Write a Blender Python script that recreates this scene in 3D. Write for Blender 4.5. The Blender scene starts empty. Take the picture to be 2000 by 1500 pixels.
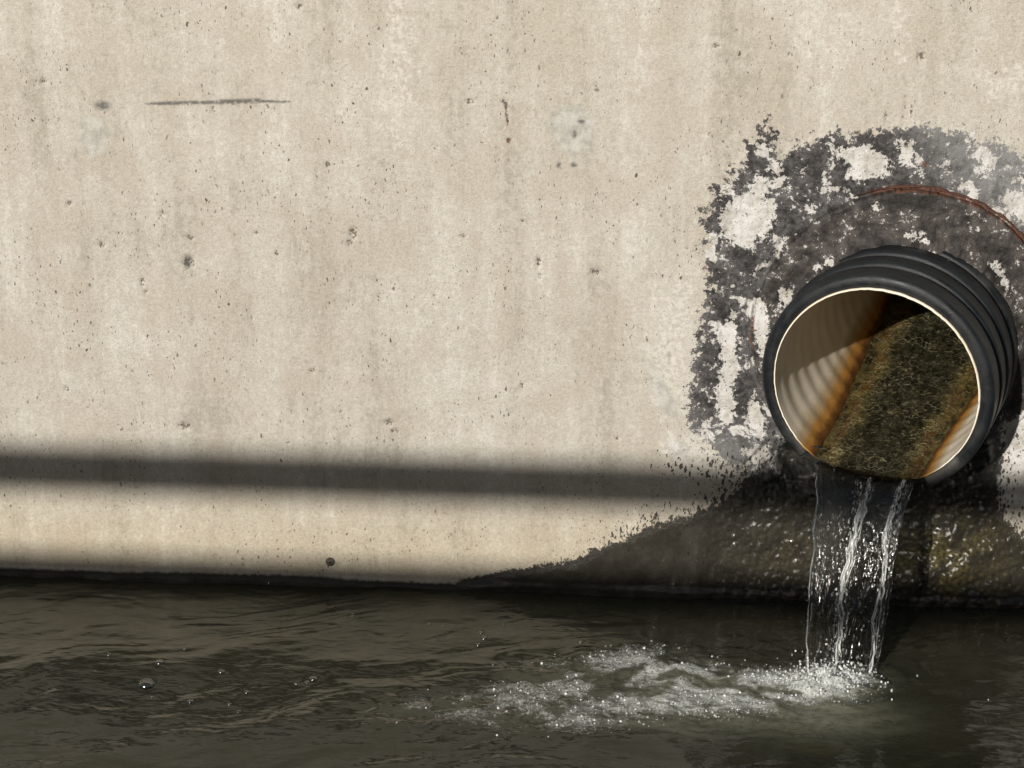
import bpy, math, random
import numpy as np
from mathutils import Matrix, Vector

# ------------------------------------------------------------------ camera
scene = bpy.context.scene
LENS, SENSOR = 85.0, 36.0
FPX = 2000 * LENS / SENSOR
PITCH, YAW = math.radians(19.0), math.radians(4.75)
CAM = np.array([0.0, -4.64, 2.0635])
FWD = np.array([-math.sin(YAW) * math.cos(PITCH), math.cos(YAW) * math.cos(PITCH), -math.sin(PITCH)])
RIGHT = np.array([math.cos(YAW), math.sin(YAW), 0.0])
UP = np.cross(RIGHT, FWD)
cam_data = bpy.data.cameras.new('camera')
cam = bpy.data.objects.new('camera', cam_data)
scene.collection.objects.link(cam)
cam_data.lens, cam_data.sensor_width = LENS, SENSOR
cam_data.clip_start, cam_data.clip_end = 0.05, 500
cam.matrix_world = Matrix(((RIGHT[0], UP[0], -FWD[0], CAM[0]), (RIGHT[1], UP[1], -FWD[1], CAM[1]),
                           (RIGHT[2], UP[2], -FWD[2], CAM[2]), (0, 0, 0, 1)))
scene.camera = cam

# ------------------------------------------------------------------ light
SUN_AZ, SUN_EL = math.radians(19.5), math.radians(18.0)     # direction the light travels
SUN = np.array([math.sin(SUN_AZ) * math.cos(SUN_EL), math.cos(SUN_AZ) * math.cos(SUN_EL), -math.sin(SUN_EL)])
world = bpy.data.worlds.new('World')
scene.world = world
world.use_nodes = True
wn = world.node_tree
sky = wn.nodes.new('ShaderNodeTexSky')
sky.sky_type = 'NISHITA'
sky.sun_disc = False
sky.sun_elevation = SUN_EL
sky.sun_rotation = math.pi + SUN_AZ
sky.air_density, sky.dust_density, sky.ozone_density = 1.0, 1.5, 1.0
wn.nodes['Background'].inputs['Strength'].default_value = 0.05
wn.links.new(sky.outputs[0], wn.nodes['Background'].inputs['Color'])
sun_data = bpy.data.lights.new('sun', 'SUN')
sun_data.energy, sun_data.angle, sun_data.color = 4.6, math.radians(0.6), (1.0, 0.945, 0.865)
sun = bpy.data.objects.new('sun', sun_data)
scene.collection.objects.link(sun)
sun.rotation_euler = Vector(SUN).to_track_quat('-Z', 'Y').to_euler()
scene.view_settings.view_transform = 'Standard'
scene.view_settings.look = 'None'
scene.view_settings.exposure = 0.0
scene.view_settings.gamma = 1.0
scene.render.engine = 'CYCLES'
scene.cycles.use_denoising = True
scene.cycles.use_adaptive_sampling = True
scene.cycles.adaptive_threshold = 0.02
scene.cycles.max_bounces = 12
scene.cycles.diffuse_bounces = 3
scene.cycles.glossy_bounces = 3
scene.cycles.transmission_bounces = 10
scene.cycles.transparent_max_bounces = 16
scene.cycles.caustics_reflective = False
scene.cycles.caustics_refractive = False

# ------------------------------------------------------------------ helpers
def ray(u, v):
    d = FWD + RIGHT * ((u - 1000) / FPX) - UP * ((v - 750) / FPX)
    return d / np.linalg.norm(d)
def on_wall(u, v, y=0.0):                       # a point of the wall plane
    d = ray(u, v); return CAM + d * ((y - CAM[1]) / d[1])
def on_water(u, v, z=0.0):                      # a point of the water plane
    d = ray(u, v); return CAM + d * ((z - CAM[2]) / d[2])
def wpoly(pts): return np.array([on_wall(*p)[[0, 2]] for p in pts])
def apoly(pts): return np.array([on_water(*p)[[0, 1]] for p in pts])

def tag(o, label=None, cat=None, group=None, kind=None):
    if label: o['label'] = label
    if cat: o['category'] = cat
    if group: o['group'] = group
    if kind: o['kind'] = kind
    return o
def empty(name, loc=(0, 0, 0)):
    o = bpy.data.objects.new(name, None)
    o.location = loc; o.empty_display_size = 0.1
    scene.collection.objects.link(o)
    return o
def mesh_obj(name, verts, faces, mat=None, parent=None, smooth=True, attrs=None):
    me = bpy.data.meshes.new(name)
    verts = np.asarray(verts, dtype=np.float32)
    if isinstance(faces, np.ndarray):
        k = faces.shape[1]
        me.vertices.add(len(verts)); me.vertices.foreach_set('co', verts.ravel())
        me.loops.add(faces.size); me.loops.foreach_set('vertex_index', faces.astype(np.int32).ravel())
        me.polygons.add(len(faces))
        me.polygons.foreach_set('loop_start', np.arange(0, faces.size, k, dtype=np.int32))
        me.update(calc_edges=True)
    else:
        me.from_pydata(verts.tolist(), [], faces)
    me.validate()
    if smooth:
        me.polygons.foreach_set('use_smooth', np.ones(len(me.polygons), dtype=bool))
    for k, a in (attrs or {}).items():
        at = me.attributes.new(k, 'FLOAT', 'POINT')
        at.data.foreach_set('value', np.asarray(a, dtype=np.float32))
    if mat: me.materials.append(mat)
    o = bpy.data.objects.new(name, me)
    scene.collection.objects.link(o)
    if parent is not None:
        o.parent = parent
        o.matrix_parent_inverse = Matrix.Translation(parent.location).inverted()
    return o
def grid_faces(nu, nv, wrap=False):             # vertex index = i * nv + j
    i, j = np.meshgrid(np.arange(nu - 1), np.arange(nv if wrap else nv - 1), indexing='ij')
    i, j = i.ravel(), j.ravel(); j2 = (j + 1) % nv
    return np.stack([i * nv + j, (i + 1) * nv + j, (i + 1) * nv + j2, i * nv + j2], 1)
_tab = np.random.default_rng(7).random((256, 256)) * 2 - 1
def vnoise(x, y, seed=0):
    x = np.asarray(x) + seed * 17.31; y = np.asarray(y) + seed * 9.73
    xi = np.floor(x).astype(int); yi = np.floor(y).astype(int)
    fx, fy = x - xi, y - yi
    fx = fx * fx * fx * (fx * (fx * 6 - 15) + 10); fy = fy * fy * fy * (fy * (fy * 6 - 15) + 10)
    a = _tab[xi & 255, yi & 255]; b = _tab[(xi + 1) & 255, yi & 255]
    c = _tab[xi & 255, (yi + 1) & 255]; d = _tab[(xi + 1) & 255, (yi + 1) & 255]
    return (a * (1 - fx) + b * fx) * (1 - fy) + (c * (1 - fx) + d * fx) * fy
def fbm(x, y, seed=0, octaves=4, gain=0.5):
    s, amp, tot = 0.0, 1.0, 0.0
    for k in range(octaves):
        c, sn = math.cos(0.6 * k), math.sin(0.6 * k); f = 2.03 ** k
        s = s + amp * vnoise((x * c - y * sn) * f, (x * sn + y * c) * f, seed + k); tot += amp; amp *= gain
    return s / tot
def sdf(poly, X, Y):                            # signed distance, positive inside
    d2 = np.full(X.shape, 1e9); inside = np.zeros(X.shape, bool); n = len(poly)
    for k in range(n):
        ax, ay = poly[k]; bx, by = poly[(k + 1) % n]
        ex, ey = bx - ax, by - ay
        t = np.clip(((X - ax) * ex + (Y - ay) * ey) / (ex * ex + ey * ey + 1e-12), 0, 1)
        d2 = np.minimum(d2, (X - ax - t * ex) ** 2 + (Y - ay - t * ey) ** 2)
        cr = (ay > Y) != (by > Y)
        inside ^= cr & (X < (bx - ax) * (Y - ay) / (by - ay + 1e-12) + ax)
    d = np.sqrt(d2)
    return np.where(inside, d, -d)
def sstep(x, a, b):
    t = np.clip((x - a) / (b - a), 0, 1); return t * t * (3 - 2 * t)

# ---- shader node helpers
class Tree:
    def __init__(self, name):
        self.mat = bpy.data.materials.new(name); self.mat.use_nodes = True
        self.t = self.mat.node_tree; self.bsdf = self.t.nodes['Principled BSDF']
        self.out = self.t.nodes['Material Output']
    def put(self, sock, v):
        if isinstance(v, bpy.types.NodeSocket): self.t.links.new(v, sock)
        elif v is not None:
            if hasattr(sock.default_value, '__len__') and not hasattr(v, '__len__'): v = (v,) * len(sock.default_value)
            if hasattr(sock.default_value, '__len__') and len(sock.default_value) == 4 and len(v) == 3: v = (*v, 1)
            sock.default_value = v
    def node(self, typ, props=None, **ins):
        n = self.t.nodes.new(typ)
        for k, v in (props or {}).items(): setattr(n, k, v)
        for k, v in ins.items(): self.put(n.inputs[k], v)
        return n
    def obj(self): return self.node('ShaderNodeTexCoord').outputs['Object']
    def attr(self, name): return self.node('ShaderNodeAttribute', {'attribute_name': name}).outputs['Fac']
    def m(self, op, a, b=None, c=None, clamp=False):
        n = self.t.nodes.new('ShaderNodeMath'); n.operation = op; n.use_clamp = clamp
        self.put(n.inputs[0], a); self.put(n.inputs[1], b)
        if c is not None: self.put(n.inputs[2], c)
        return n.outputs[0]
    def rng(self, v, a, b, c=0.0, d=1.0, smooth=True):
        n = self.t.nodes.new('ShaderNodeMapRange'); n.interpolation_type = 'SMOOTHSTEP' if smooth else 'LINEAR'
        for k, q in zip(range(5), (v, a, b, c, d)): self.put(n.inputs[k], q)
        return n.outputs[0]
    def mix(self, f, a, b, blend='MIX'):
        n = self.t.nodes.new('ShaderNodeMix'); n.data_type = 'RGBA'; n.blend_type = blend
        self.put(n.inputs[0], f); self.put(n.inputs[6], a); self.put(n.inputs[7], b)
        return n.outputs[2]
    def fmix(self, f, a, b):
        n = self.t.nodes.new('ShaderNodeMix'); n.data_type = 'FLOAT'
        self.put(n.inputs[0], f); self.put(n.inputs[2], a); self.put(n.inputs[3], b)
        return n.outputs[0]
    def map(self, v, scale=(1, 1, 1), rot=(0, 0, 0), loc=(0, 0, 0)):
        return self.node('ShaderNodeMapping', None, Vector=v, Scale=scale, Rotation=rot, Location=loc).outputs[0]
    dims = '3D'
    def flat(self):                                  # wall plane coordinates (x, z) as a 2D vector
        self.dims = '2D'
        n = self.node('ShaderNodeSeparateXYZ', None, Vector=self.obj()).outputs
        return self.node('ShaderNodeCombineXYZ', None, X=n[0], Y=n[2]).outputs[0]
    def noise(self, v, scale, detail=4, rough=0.5, dist=0.0, color=False):
        n = self.node('ShaderNodeTexNoise', {'noise_dimensions': self.dims}, Vector=v, Scale=scale, Detail=detail, Roughness=rough, Distortion=dist)
        return n.outputs['Color'] if color else n.outputs['Fac']
    def voro(self, v, scale, rand=1.0, feature='F1'):
        n = self.node('ShaderNodeTexVoronoi', {'feature': feature, 'voronoi_dimensions': self.dims}, Vector=v, Scale=scale, Randomness=rand)
        return n
    def vadd(self, a, b, s=1.0):
        n = self.t.nodes.new('ShaderNodeVectorMath'); n.operation = 'MULTIPLY_ADD'
        self.put(n.inputs[0], b); self.put(n.inputs[1], (s, s, s)); self.put(n.inputs[2], a)
        return n.outputs[0]
    def sep(self, c): return self.node('ShaderNodeSeparateColor', None, Color=c).outputs
    def bump(self, h, dist, strength=1.0, normal=None):
        n = self.node('ShaderNodeBump', None, Height=h, Distance=dist, Strength=strength)
        if normal is not None: self.put(n.inputs['Normal'], normal)
        return n.outputs[0]
    def set(self, **kw):
        for k, v in kw.items(): self.put(self.bsdf.inputs[k.replace('_', ' ')], v)
        return self.mat

# ------------------------------------------------------------------ pipe frame (used by wall and pipe)
PAZ, PEL = math.radians(17.3), math.radians(4.5)
AX = np.array([-math.sin(PAZ) * math.cos(PEL), -math.cos(PAZ) * math.cos(PEL), -math.sin(PEL)])   # outward
PH = np.cross(AX, [0, 0, 1.0]); PH /= np.linalg.norm(PH)
if PH[0] < 0: PH = -PH
PV = np.cross(PH, AX); PV = PV if PV[2] > 0 else -PV
MOUTH = CAM + ray(1710, 756) * 4.72
R_IN, R_OUT = 0.200, 0.230
def pipe_pt(s, phi, r):                          # s: metres outward of the mouth plane
    s, phi, r = np.broadcast_arrays(s, phi, r)
    return MOUTH + s[..., None] * AX + (r * np.cos(phi))[..., None] * PH + (r * np.sin(phi))[..., None] * PV
def axis_dist(P):
    d = P - MOUTH; t = d @ AX
    return np.linalg.norm(d - t[..., None] * AX, axis=-1)
WALL_C = MOUTH - AX * (MOUTH[1] / AX[1])         # where the pipe's axis pierces the wall plane

# ------------------------------------------------------------------ stains and shapes of the wall, in wall coordinates
BIT = wpoly([(1500, 228), (1516, 268), (1524, 300), (1560, 284), (1610, 262), (1680, 258), (1790, 238), (1880, 252), (1960, 285), (2040, 320), (2110, 400),
             (2160, 520), (2170, 660), (2150, 800), (2090, 900), (2010, 960), (1900, 980), (1500, 960), (1420, 905), (1350, 850), (1340, 800), (1352, 720),
             (1362, 640), (1385, 560), (1372, 490), (1372, 420), (1400, 370), (1440, 320), (1462, 280), (1480, 262)])
ISL = [wpoly(p) for p in (
    [(1475, 338), (1493, 345), (1500, 385), (1520, 405), (1510, 440), (1480, 468), (1465, 488), (1440, 485), (1420, 470), (1404, 425), (1412, 404), (1440, 408), (1455, 380)],
    [(1635, 292), (1700, 288), (1738, 310), (1736, 342), (1690, 352), (1660, 345), (1650, 318)],
    [(1402, 635), (1430, 624), (1442, 660), (1444, 720), (1430, 760), (1438, 800), (1425, 838), (1405, 830), (1400, 760), (1406, 700)],
    [(1466, 590), (1480, 574), (1492, 600), (1505, 640), (1490, 690), (1472, 660)],
    [(1500, 312), (1530, 318), (1520, 338), (1498, 330)],
    [(1755, 278), (1785, 275), (1780, 320), (1762, 318)],
    [(1950, 380), (1990, 372), (2040, 400), (2050, 450), (2000, 440), (1965, 410)],
    [(1520, 565), (1545, 552), (1540, 580), (1520, 600)],
    [(1455, 790), (1480, 785), (1500, 840), (1485, 860), (1460, 830)], [(1450, 880), (1500, 868), (1512, 900), (1470, 915)],
    [(1955, 830), (2040, 780), (2100, 860), (2060, 990), (1965, 985), (1948, 940), (1960, 880)],
    [(1310, 862), (1345, 868), (1355, 884), (1310, 890)],
    [(1370, 840), (1395, 845), (1392, 858), (1368, 856)],
    [(1590, 518), (1625, 494), (1628, 500), (1600, 522)],
    [(1770, 452), (1800, 448), (1812, 462), (1785, 464)],
    [(1935, 510), (1962, 560), (1970, 555), (1945, 505)])]
PLA = [wpoly(p) for p in (                       # pale plaster smears left of the bitumen and at the right edge
    [(1335, 540), (1372, 560), (1352, 660), (1345, 760), (1330, 830), (1300, 800), (1270, 760), (1264, 680), (1280, 600)],
    [(1290, 850), (1420, 830), (1500, 880), (1490, 925), (1400, 935), (1300, 900)],
    [(760, -40), (812, -40), (798, 200), (772, 290), (752, 200)], [(1738, -40), (1772, -40), (1762, 120), (1745, 110)],
    [(1900, 160), (1960, 130), (2060, 120), (2100, 230), (2000, 190), (1930, 185)])]
GREY = [wpoly(p) for p in (
    [(155, 225), (200, 225), (220, 262), (205, 300), (170, 312), (150, 270)],
    [(1092, 205), (1140, 205), (1165, 240), (1160, 290), (1120, 312), (1090, 290), (1065, 245)],
    [(1266, 700), (1300, 740), (1330, 800), (1320, 830), (1285, 800), (1266, 760)],
    [(1018, 318), (1040, 325), (1036, 340), (1018, 335)])]
WET = wpoly([(700, 1190), (860, 1148), (900, 1130), (980, 1112), (1060, 1102), (1124, 1090), (1172, 1066), (1228, 1046), (1284, 1022),
             (1340, 1006), (1396, 986), (1428, 962), (1452, 930), (1512, 922), (1524, 868), (1560, 850), (1950, 850), (1962, 900), (1950, 950),
             (1957, 1004), (2000, 1046), (2100, 1085), (2250, 1130), (2400, 1190), (2400, 1500), (700, 1500)])
DARK = [((285, 203), (330, 201), 3.0), ((310, 202), (440, 199), 4.2), ((430, 199), (508, 196.5), 5.2), ((500, 197), (565, 199), 3.0),
        ((1440, 915), (1475, 886), 2.6), ((1475, 886), (1500, 860), 4.5), ((1500, 860), (1514, 842), 7), ((1514, 842), (1508, 905), 5),
        ((1480, 752), (1464, 700), 3.2), ((1464, 700), (1452, 642), 3.0), ((1452, 642), (1457, 590), 2.6), ((1457, 590), (1482, 520), 2.2), ((1482, 520), (1540, 440), 2.0)]
BLOB = [(200, 206, 19, 10), (367, 513, 12, 14), (988, 205, 5, 7), (990, 232, 3, 16), (994, 272, 6, 4), (1135, 237, 9, 5), (1122, 262, 5, 9),
        (1140, 245, 24, 30), (1165, 176, 6, 4), (1092, 324, 6, 9), (1121, 322, 8, 6), (367, 545, 5, 20)]
PITS = [(367, 513, 13, 15), (690, 455, 9, 14), (683, 475, 6, 8), (1053, 512, 6, 13), (1056, 540, 4, 8), (760, 826, 12, 8), (770, 842, 8, 5), (317, 420, 5, 10), (135, 398, 7, 7),
        (198, 478, 9, 6), (278, 552, 6, 10), (285, 570, 5, 6), (416, 214, 4, 8), (585, 14, 6, 6), (1310, 700, 5, 16), (985, 200, 7, 6), (640, 322, 6, 7),
        (370, 465, 10, 5), (540, 495, 5, 7), (918, 198, 10, 6), (1400, 90, 8, 5), (1730, 225, 3, 10), (1800, 110, 10, 10), (500, 455, 8, 5), (1020, 432, 5, 5),
        (1206, 856, 6, 4), (85, 160, 8, 5), (905, 462, 6, 6), (1164, 532, 10, 8), (610, 725, 6, 6), (1020, 755, 4, 9), (360, 833, 14, 9), (130, 760, 6, 6)]
BLOB_W = [(*on_wall(u, v)[[0, 2]], a / 960, b / 910) for u, v, a, b in BLOB]
PITS_W = [(*on_wall(u, v)[[0, 2]], a / 1150, b / 1100) for u, v, a, b in PITS]
_r = random.Random(5)
for k in range(40):
    PITS_W.append((_r.uniform(-1.42, 1.3), _r.uniform(0.06, 1.25), _r.uniform(.0014, .003), _r.uniform(.0016, .0045)))
COL_C = on_wall(1764, 654)[[0, 2]]               # core hole filled with mortar
COL_R = 0.305
LUMP = on_wall(1850, 1080)[[0, 2]]
def wall_fields(X, Z):
    a = {}
    bit = sdf(BIT, X, Z)
    isl = np.max([sdf(p, X, Z) for p in ISL], 0)
    a['bit'] = np.clip(bit, -.12, .12); a['isl'] = np.clip(isl, -.05, .05)
    a['pla'] = np.clip(np.max([sdf(p, X, Z) for p in PLA], 0), -.08, .08)
    a['gry'] = np.clip(np.max([sdf(p, X, Z) for p in GREY], 0), -.05, .05)
    tz = on_wall(1850, 300)
    a['thin'] = sstep(X + .7 * (Z - tz[2]), tz[0] - .12, tz[0] + .08) * sstep(np.hypot(X - COL_C[0], Z - COL_C[1]), COL_R - .01, COL_R + .02) \
        + .75 * sstep(-Z, -on_wall(1400, 780)[2], -on_wall(1400, 900)[2])
    wet = np.maximum(sdf(WET, X, Z), 0.021 + .0035 * vnoise(X * 5, X * 0, 4) - Z)
    a['wet'] = np.clip(wet, -.12, .12)
    a['wetn'] = .18 + .82 * sstep(X, on_wall(850, 1100)[0], on_wall(1100, 1100)[0])
    # splashes thrown up left of the stream
    sp = np.exp(-np.clip(-wet, 0, 1) / .05) * sstep(X, on_wall(900, 1000)[0], on_wall(1300, 1000)[0])
    sp = np.maximum(sp, .85 * np.exp(-((X - on_wall(1400, 915)[0]) / .16) ** 2 - ((Z - on_wall(1400, 915)[2]) / .05) ** 2))
    a['splat'] = np.clip(sp, 0, 1)
    ms = np.exp(-((X - LUMP[0]) / .11) ** 2 - ((Z - LUMP[1]) / .10) ** 2)
    mp = on_wall(1530, 1080)
    a['moss'] = np.clip(ms + .30 * np.exp(-((X - mp[0]) / .08) ** 2 - ((Z - mp[2]) / .07) ** 2), 0, 1)
    dk = np.zeros_like(X)
    for p, q, w in DARK:
        A, B = on_wall(*p)[[0, 2]], on_wall(*q)[[0, 2]]; e = B - A
        t = np.clip(((X - A[0]) * e[0] + (Z - A[1]) * e[1]) / (e @ e), 0, 1)
        d = np.hypot(X - A[0] - t * e[0], Z - A[1] - t * e[1])
        dk = np.maximum(dk, np.exp(-(d / (w / 900)) ** 2))
    for k, (x, z, p, q) in enumerate(BLOB_W):
        f = np.exp(-((X - x) / p) ** 2 - ((Z - z) / q) ** 2)
        dk = np.maximum(dk, f * (.22 if k in (7, 11) else 1))
    a['dark'] = dk
    rr = np.zeros_like(X)
    for u, v, p, q in ((988, 216, 3, 10), (991, 236, 2.5, 9), (993, 275, 4, 5), (1780, 215, 2.5, 12), (1805, 320, 10, 6)):
        x, z = on_wall(u, v)[[0, 2]]
        rr = np.maximum(rr, np.exp(-((X - x) * 960 / p) ** 2 - ((Z - z) * 910 / q) ** 2))
    rad = np.hypot(X - COL_C[0], Z - COL_C[1]); ang = np.arctan2(Z - COL_C[1], X - COL_C[0])
    rr = np.maximum(rr, .9 * np.exp(-((rad - COL_R + .004) / .006) ** 2) * (sstep(ang, .1, .5) * sstep(-ang, -2.0, -1.7) + .7 * sstep(np.abs(ang), 2.9, 3.1)))
    a['rust'] = rr
    seam = np.exp(-((rad - COL_R + .003 * vnoise(ang * 9, ang * 0, 5)) / .0036) ** 2) * sstep(vnoise(ang * 7, ang * 0, 15), -.35, .3) * sstep(Z, on_wall(1500, 900)[2], on_wall(1500, 840)[2])
    a['dark'] = np.maximum(a['dark'], .9 * seam)
    a['ring'] = 1 - sstep(rad, COL_R - .02, COL_R + .004)
    return a
def wall_disp(X, Z, F):                          # metres outward (toward -y)
    h = .0011 * fbm(X * 3, Z * 2, 1, 4) + .0005 * fbm(X * 40, Z * 40, 2, 3)
    m = sstep(F['bit'] + .02 * fbm(X * 30, Z * 30, 3, 4), 0, .006)
    h = h + .0016 * m * (1 - sstep(F['isl'] + .006 * fbm(X * 60, Z * 60, 5, 2), 0, .003)) + .0022 * m * fbm(X * 70, Z * 70, 6, 3)
    w = sstep(F['wet'], 0, .03)
    sz = .10 + .90 * sstep(X, on_wall(1330, 1080)[0], on_wall(1480, 1080)[0])
    h = h + w * (.0018 * fbm(X * 22, Z * 22, 8, 3) + sz * (.0015 * vnoise(X * 118, Z * 118, 9) + .0008 * vnoise(X * 170, Z * 170, 10)))
    g = np.exp(-((X - LUMP[0]) / .10) ** 2 - ((Z - LUMP[1] + .02) / .11) ** 2)
    h = h + g * (.014 + .010 * fbm(X * 24, Z * 24, 11, 3) + .0026 * vnoise(X * 115, Z * 115, 12))
    toe = w * sstep(-Z, -.10, .02)
    h = h + toe * (.003 + .006 * fbm(X * 12, Z * 9, 13, 4))
    h = h + sstep(-Z, -.026, -.012) * .004 * (1 + fbm(X * 8, Z * 2, 19, 3))
    cv = on_wall(1535, 905)                       # eroded hollow under the pipe's left flank
    c = np.exp(-((X - cv[0]) / .045) ** 2 - ((Z - cv[2]) / .04) ** 2)
    h = h - c * (.035 + .02 * fbm(X * 40, Z * 40, 14, 3))
    cv = on_wall(1960, 890)
    c = np.exp(-((X - cv[0]) / .03) ** 2 - ((Z - cv[2]) / .06) ** 2)
    h = h - c * .03
    rad = np.hypot(X - COL_C[0], Z - COL_C[1])
    return h

# ------------------------------------------------------------------ materials
def concrete_material():
    T = Tree('weathered_concrete'); P = T.flat()
    warp = T.noise(P, 7, 2, .6, color=True)
    st = T.noise(T.map(P, (1, .11, 1)), 11, 5, .62)
    st2 = T.noise(T.map(P, (1, .05, 1)), 46, 3, .6)
    bl = T.noise(P, 4.5, 5, .62)
    bl2 = T.noise(T.map(P, (1, .8, 1), (0, 0, 0), (3.7, 1.9, 0)), 9, 5, .62)
    mo = T.noise(T.map(P, (1, .75, 1)), 60, 6, .78)
    gr = T.noise(P, 420, 2, .6)
    g2 = T.noise(P, 150, 4, .7)
    t = T.m('ADD', T.m('MULTIPLY', st, .47), T.m('MULTIPLY', bl, .36))
    t = T.m('ADD', t, T.m('MULTIPLY', st2, .14))
    t = T.m('ADD', t, T.m('MULTIPLY', T.m('SUBTRACT', mo, .5), .58))
    c = T.mix(T.rng(t, .30, .50), (.385, .358, .305), (.495, .468, .412))
    c = T.mix(T.rng(t, .48, .74), c, (.625, .608, .565))
    c = T.mix(T.rng(bl2, .45, .66, 0, .55), c, (.455, .408, .348))
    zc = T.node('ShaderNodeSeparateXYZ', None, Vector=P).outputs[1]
    c = T.mix(T.m('MULTIPLY', T.rng(zc, .30, .06), .55), c, T.mix(1.0, c, (1.0, .90, .72), 'MULTIPLY'))  # warm light off the water, put into the concrete colour near the waterline
    v = T.m('ADD', T.m('MULTIPLY', gr, .30), T.m('MULTIPLY', g2, .34))
    c = T.mix(1.0, c, T.mix(T.rng(v, .2, .44), (.80, .79, .77), (1.07, 1.07, 1.07)), 'MULTIPLY')
    # blow holes, ragged and tilted
    Pw = T.vadd(P, T.noise(P, 110, 2, .6, color=True), .008)
    pit = None
    clu = T.noise(P, 6.5, 3, .6)
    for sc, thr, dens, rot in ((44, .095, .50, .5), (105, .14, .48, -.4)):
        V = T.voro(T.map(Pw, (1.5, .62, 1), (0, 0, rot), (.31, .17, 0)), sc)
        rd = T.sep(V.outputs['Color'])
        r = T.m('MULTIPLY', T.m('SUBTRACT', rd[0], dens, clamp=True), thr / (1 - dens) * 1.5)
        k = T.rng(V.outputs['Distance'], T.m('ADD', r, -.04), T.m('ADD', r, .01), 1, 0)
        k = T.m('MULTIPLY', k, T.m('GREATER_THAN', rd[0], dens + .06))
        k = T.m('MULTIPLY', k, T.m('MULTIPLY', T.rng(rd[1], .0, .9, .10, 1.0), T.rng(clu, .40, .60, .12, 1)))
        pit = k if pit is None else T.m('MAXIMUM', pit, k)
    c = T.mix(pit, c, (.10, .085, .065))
    # plaster, grey patches
    n1 = T.noise(P, 38, 5, .68); n2 = T.noise(P, 95, 5, .72); n3 = T.noise(P, 20, 4, .65)
    nn = T.m('SUBTRACT', n1, .5); nf = T.m('SUBTRACT', n2, .5)
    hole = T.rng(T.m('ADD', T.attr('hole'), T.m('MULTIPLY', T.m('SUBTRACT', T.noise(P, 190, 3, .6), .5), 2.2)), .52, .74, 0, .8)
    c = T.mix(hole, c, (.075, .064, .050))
    pla = T.rng(T.m('ADD', T.attr('pla'), T.m('MULTIPLY', nn, .20)), -.004, .016, 0, .7)
    c = T.mix(pla, c, T.mix(T.rng(n2, .35, .62), (.42, .39, .34), (.63, .60, .55)))
    gy = T.rng(T.m('ADD', T.attr('gry'), T.m('MULTIPLY', nf, .014)), -.003, .010, 0, .72)
    c = T.mix(gy, c, T.mix(T.rng(n1, .35, .65), (.34, .335, .305), (.52, .51, .475)))
    # bitumen coat, flaked
    bf = T.m('ADD', T.attr('bit'), T.m('ADD', T.m('MULTIPLY', nn, .10), T.m('MULTIPLY', nf, .085)))
    bm = T.rng(bf, -.001, .006)
    islf = T.m('ADD', T.attr('isl'), T.m('ADD', T.m('MULTIPLY', nf, .050), T.m('MULTIPLY', nn, .046)))
    isl = T.m('MULTIPLY', T.rng(islf, -.001, .0015), T.rng(n2, .60, .66, 1, .1))
    fl = T.noise(T.vadd(P, warp, .03), 82, 6, .80)
    thin = T.attr('thin')
    fthr = T.fmix(T.rng(n3, .42, .64), .69, .565)
    fthr = T.m('SUBTRACT', fthr, T.m('MULTIPLY', thin, .045))
    flake = T.rng(fl, fthr, T.m('ADD', fthr, .035))
    big = T.noise(T.vadd(P, warp, .05), 19, 6, .72)
    worn = T.m('MULTIPLY', T.rng(big, T.m('ADD', T.m('MULTIPLY', T.attr('ring'), .10), .572), T.m('ADD', T.m('MULTIPLY', T.attr('ring'), .10), .587)), .92)
    isl = T.m('MAXIMUM', isl, worn)
    bm = T.m('MULTIPLY', bm, T.m('SUBTRACT', 1, T.m('MAXIMUM', isl, T.m('MULTIPLY', flake, .9))))
    bc = T.mix(T.rng(T.m('ADD', T.m('MULTIPLY', n3, .5), T.m('MULTIPLY', n2, .5)), .37, .66), (.020, .018, .018), (.112, .105, .104))
    bc = T.mix(T.m('MULTIPLY', T.attr('ring'), .65), bc, T.mix(T.rng(T.m('ADD', T.m('MULTIPLY', n3, .65), T.m('MULTIPLY', n1, .35)), .40, .66), (.016, .013, .011), (.080, .066, .055)))
    bc = T.mix(T.m('MULTIPLY', thin, T.rng(n1, .3, .6, .35, .85)), bc, (.235, .235, .232))
    under = T.mix(T.rng(T.m('ADD', T.m('MULTIPLY', n2, .5), T.m('MULTIPLY', n3, .5)), .36, .62), (.40, .375, .335), (.62, .61, .59))
    c = T.mix(T.rng(bf, .006, .016), c, under)
    c = T.mix(T.rng(T.attr('isl'), -.01, .006), c, under)
    c = T.mix(bm, c, bc)
    # dark smears and rust
    dk = T.m('MULTIPLY', T.attr('dark'), T.rng(n2, .28, .55, .40, 1.05))
    c = T.mix(T.rng(dk, .12, 1.0, 0, .86), c, (.085, .085, .084))
    ru = T.rng(T.m('MULTIPLY', T.attr('rust'), T.rng(n2, .36, .58, .1, 1.2)), .2, .7, 0, .9)
    c = T.mix(ru, c, T.mix(n1, (.06, .026, .016), (.17, .075, .042)))
    # wet, algae grown foot
    wf = T.m('ADD', T.attr('wet'), T.m('MULTIPLY', T.attr('wetn'), T.m('ADD', T.m('MULTIPLY', nn, .034), T.m('MULTIPLY', nf, .036))))
    wm = T.rng(wf, -.001, .006)
    spl = T.attr('splat')
    S1 = T.voro(T.map(Pw, (1.7, .62, 1), (0, 0, .75)), 66); sr = T.sep(S1.outputs['Color'])
    S2 = T.voro(T.map(Pw, (1.5, .7, 1), (0, 0, .95)), 140); sr2 = T.sep(S2.outputs['Color'])
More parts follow.
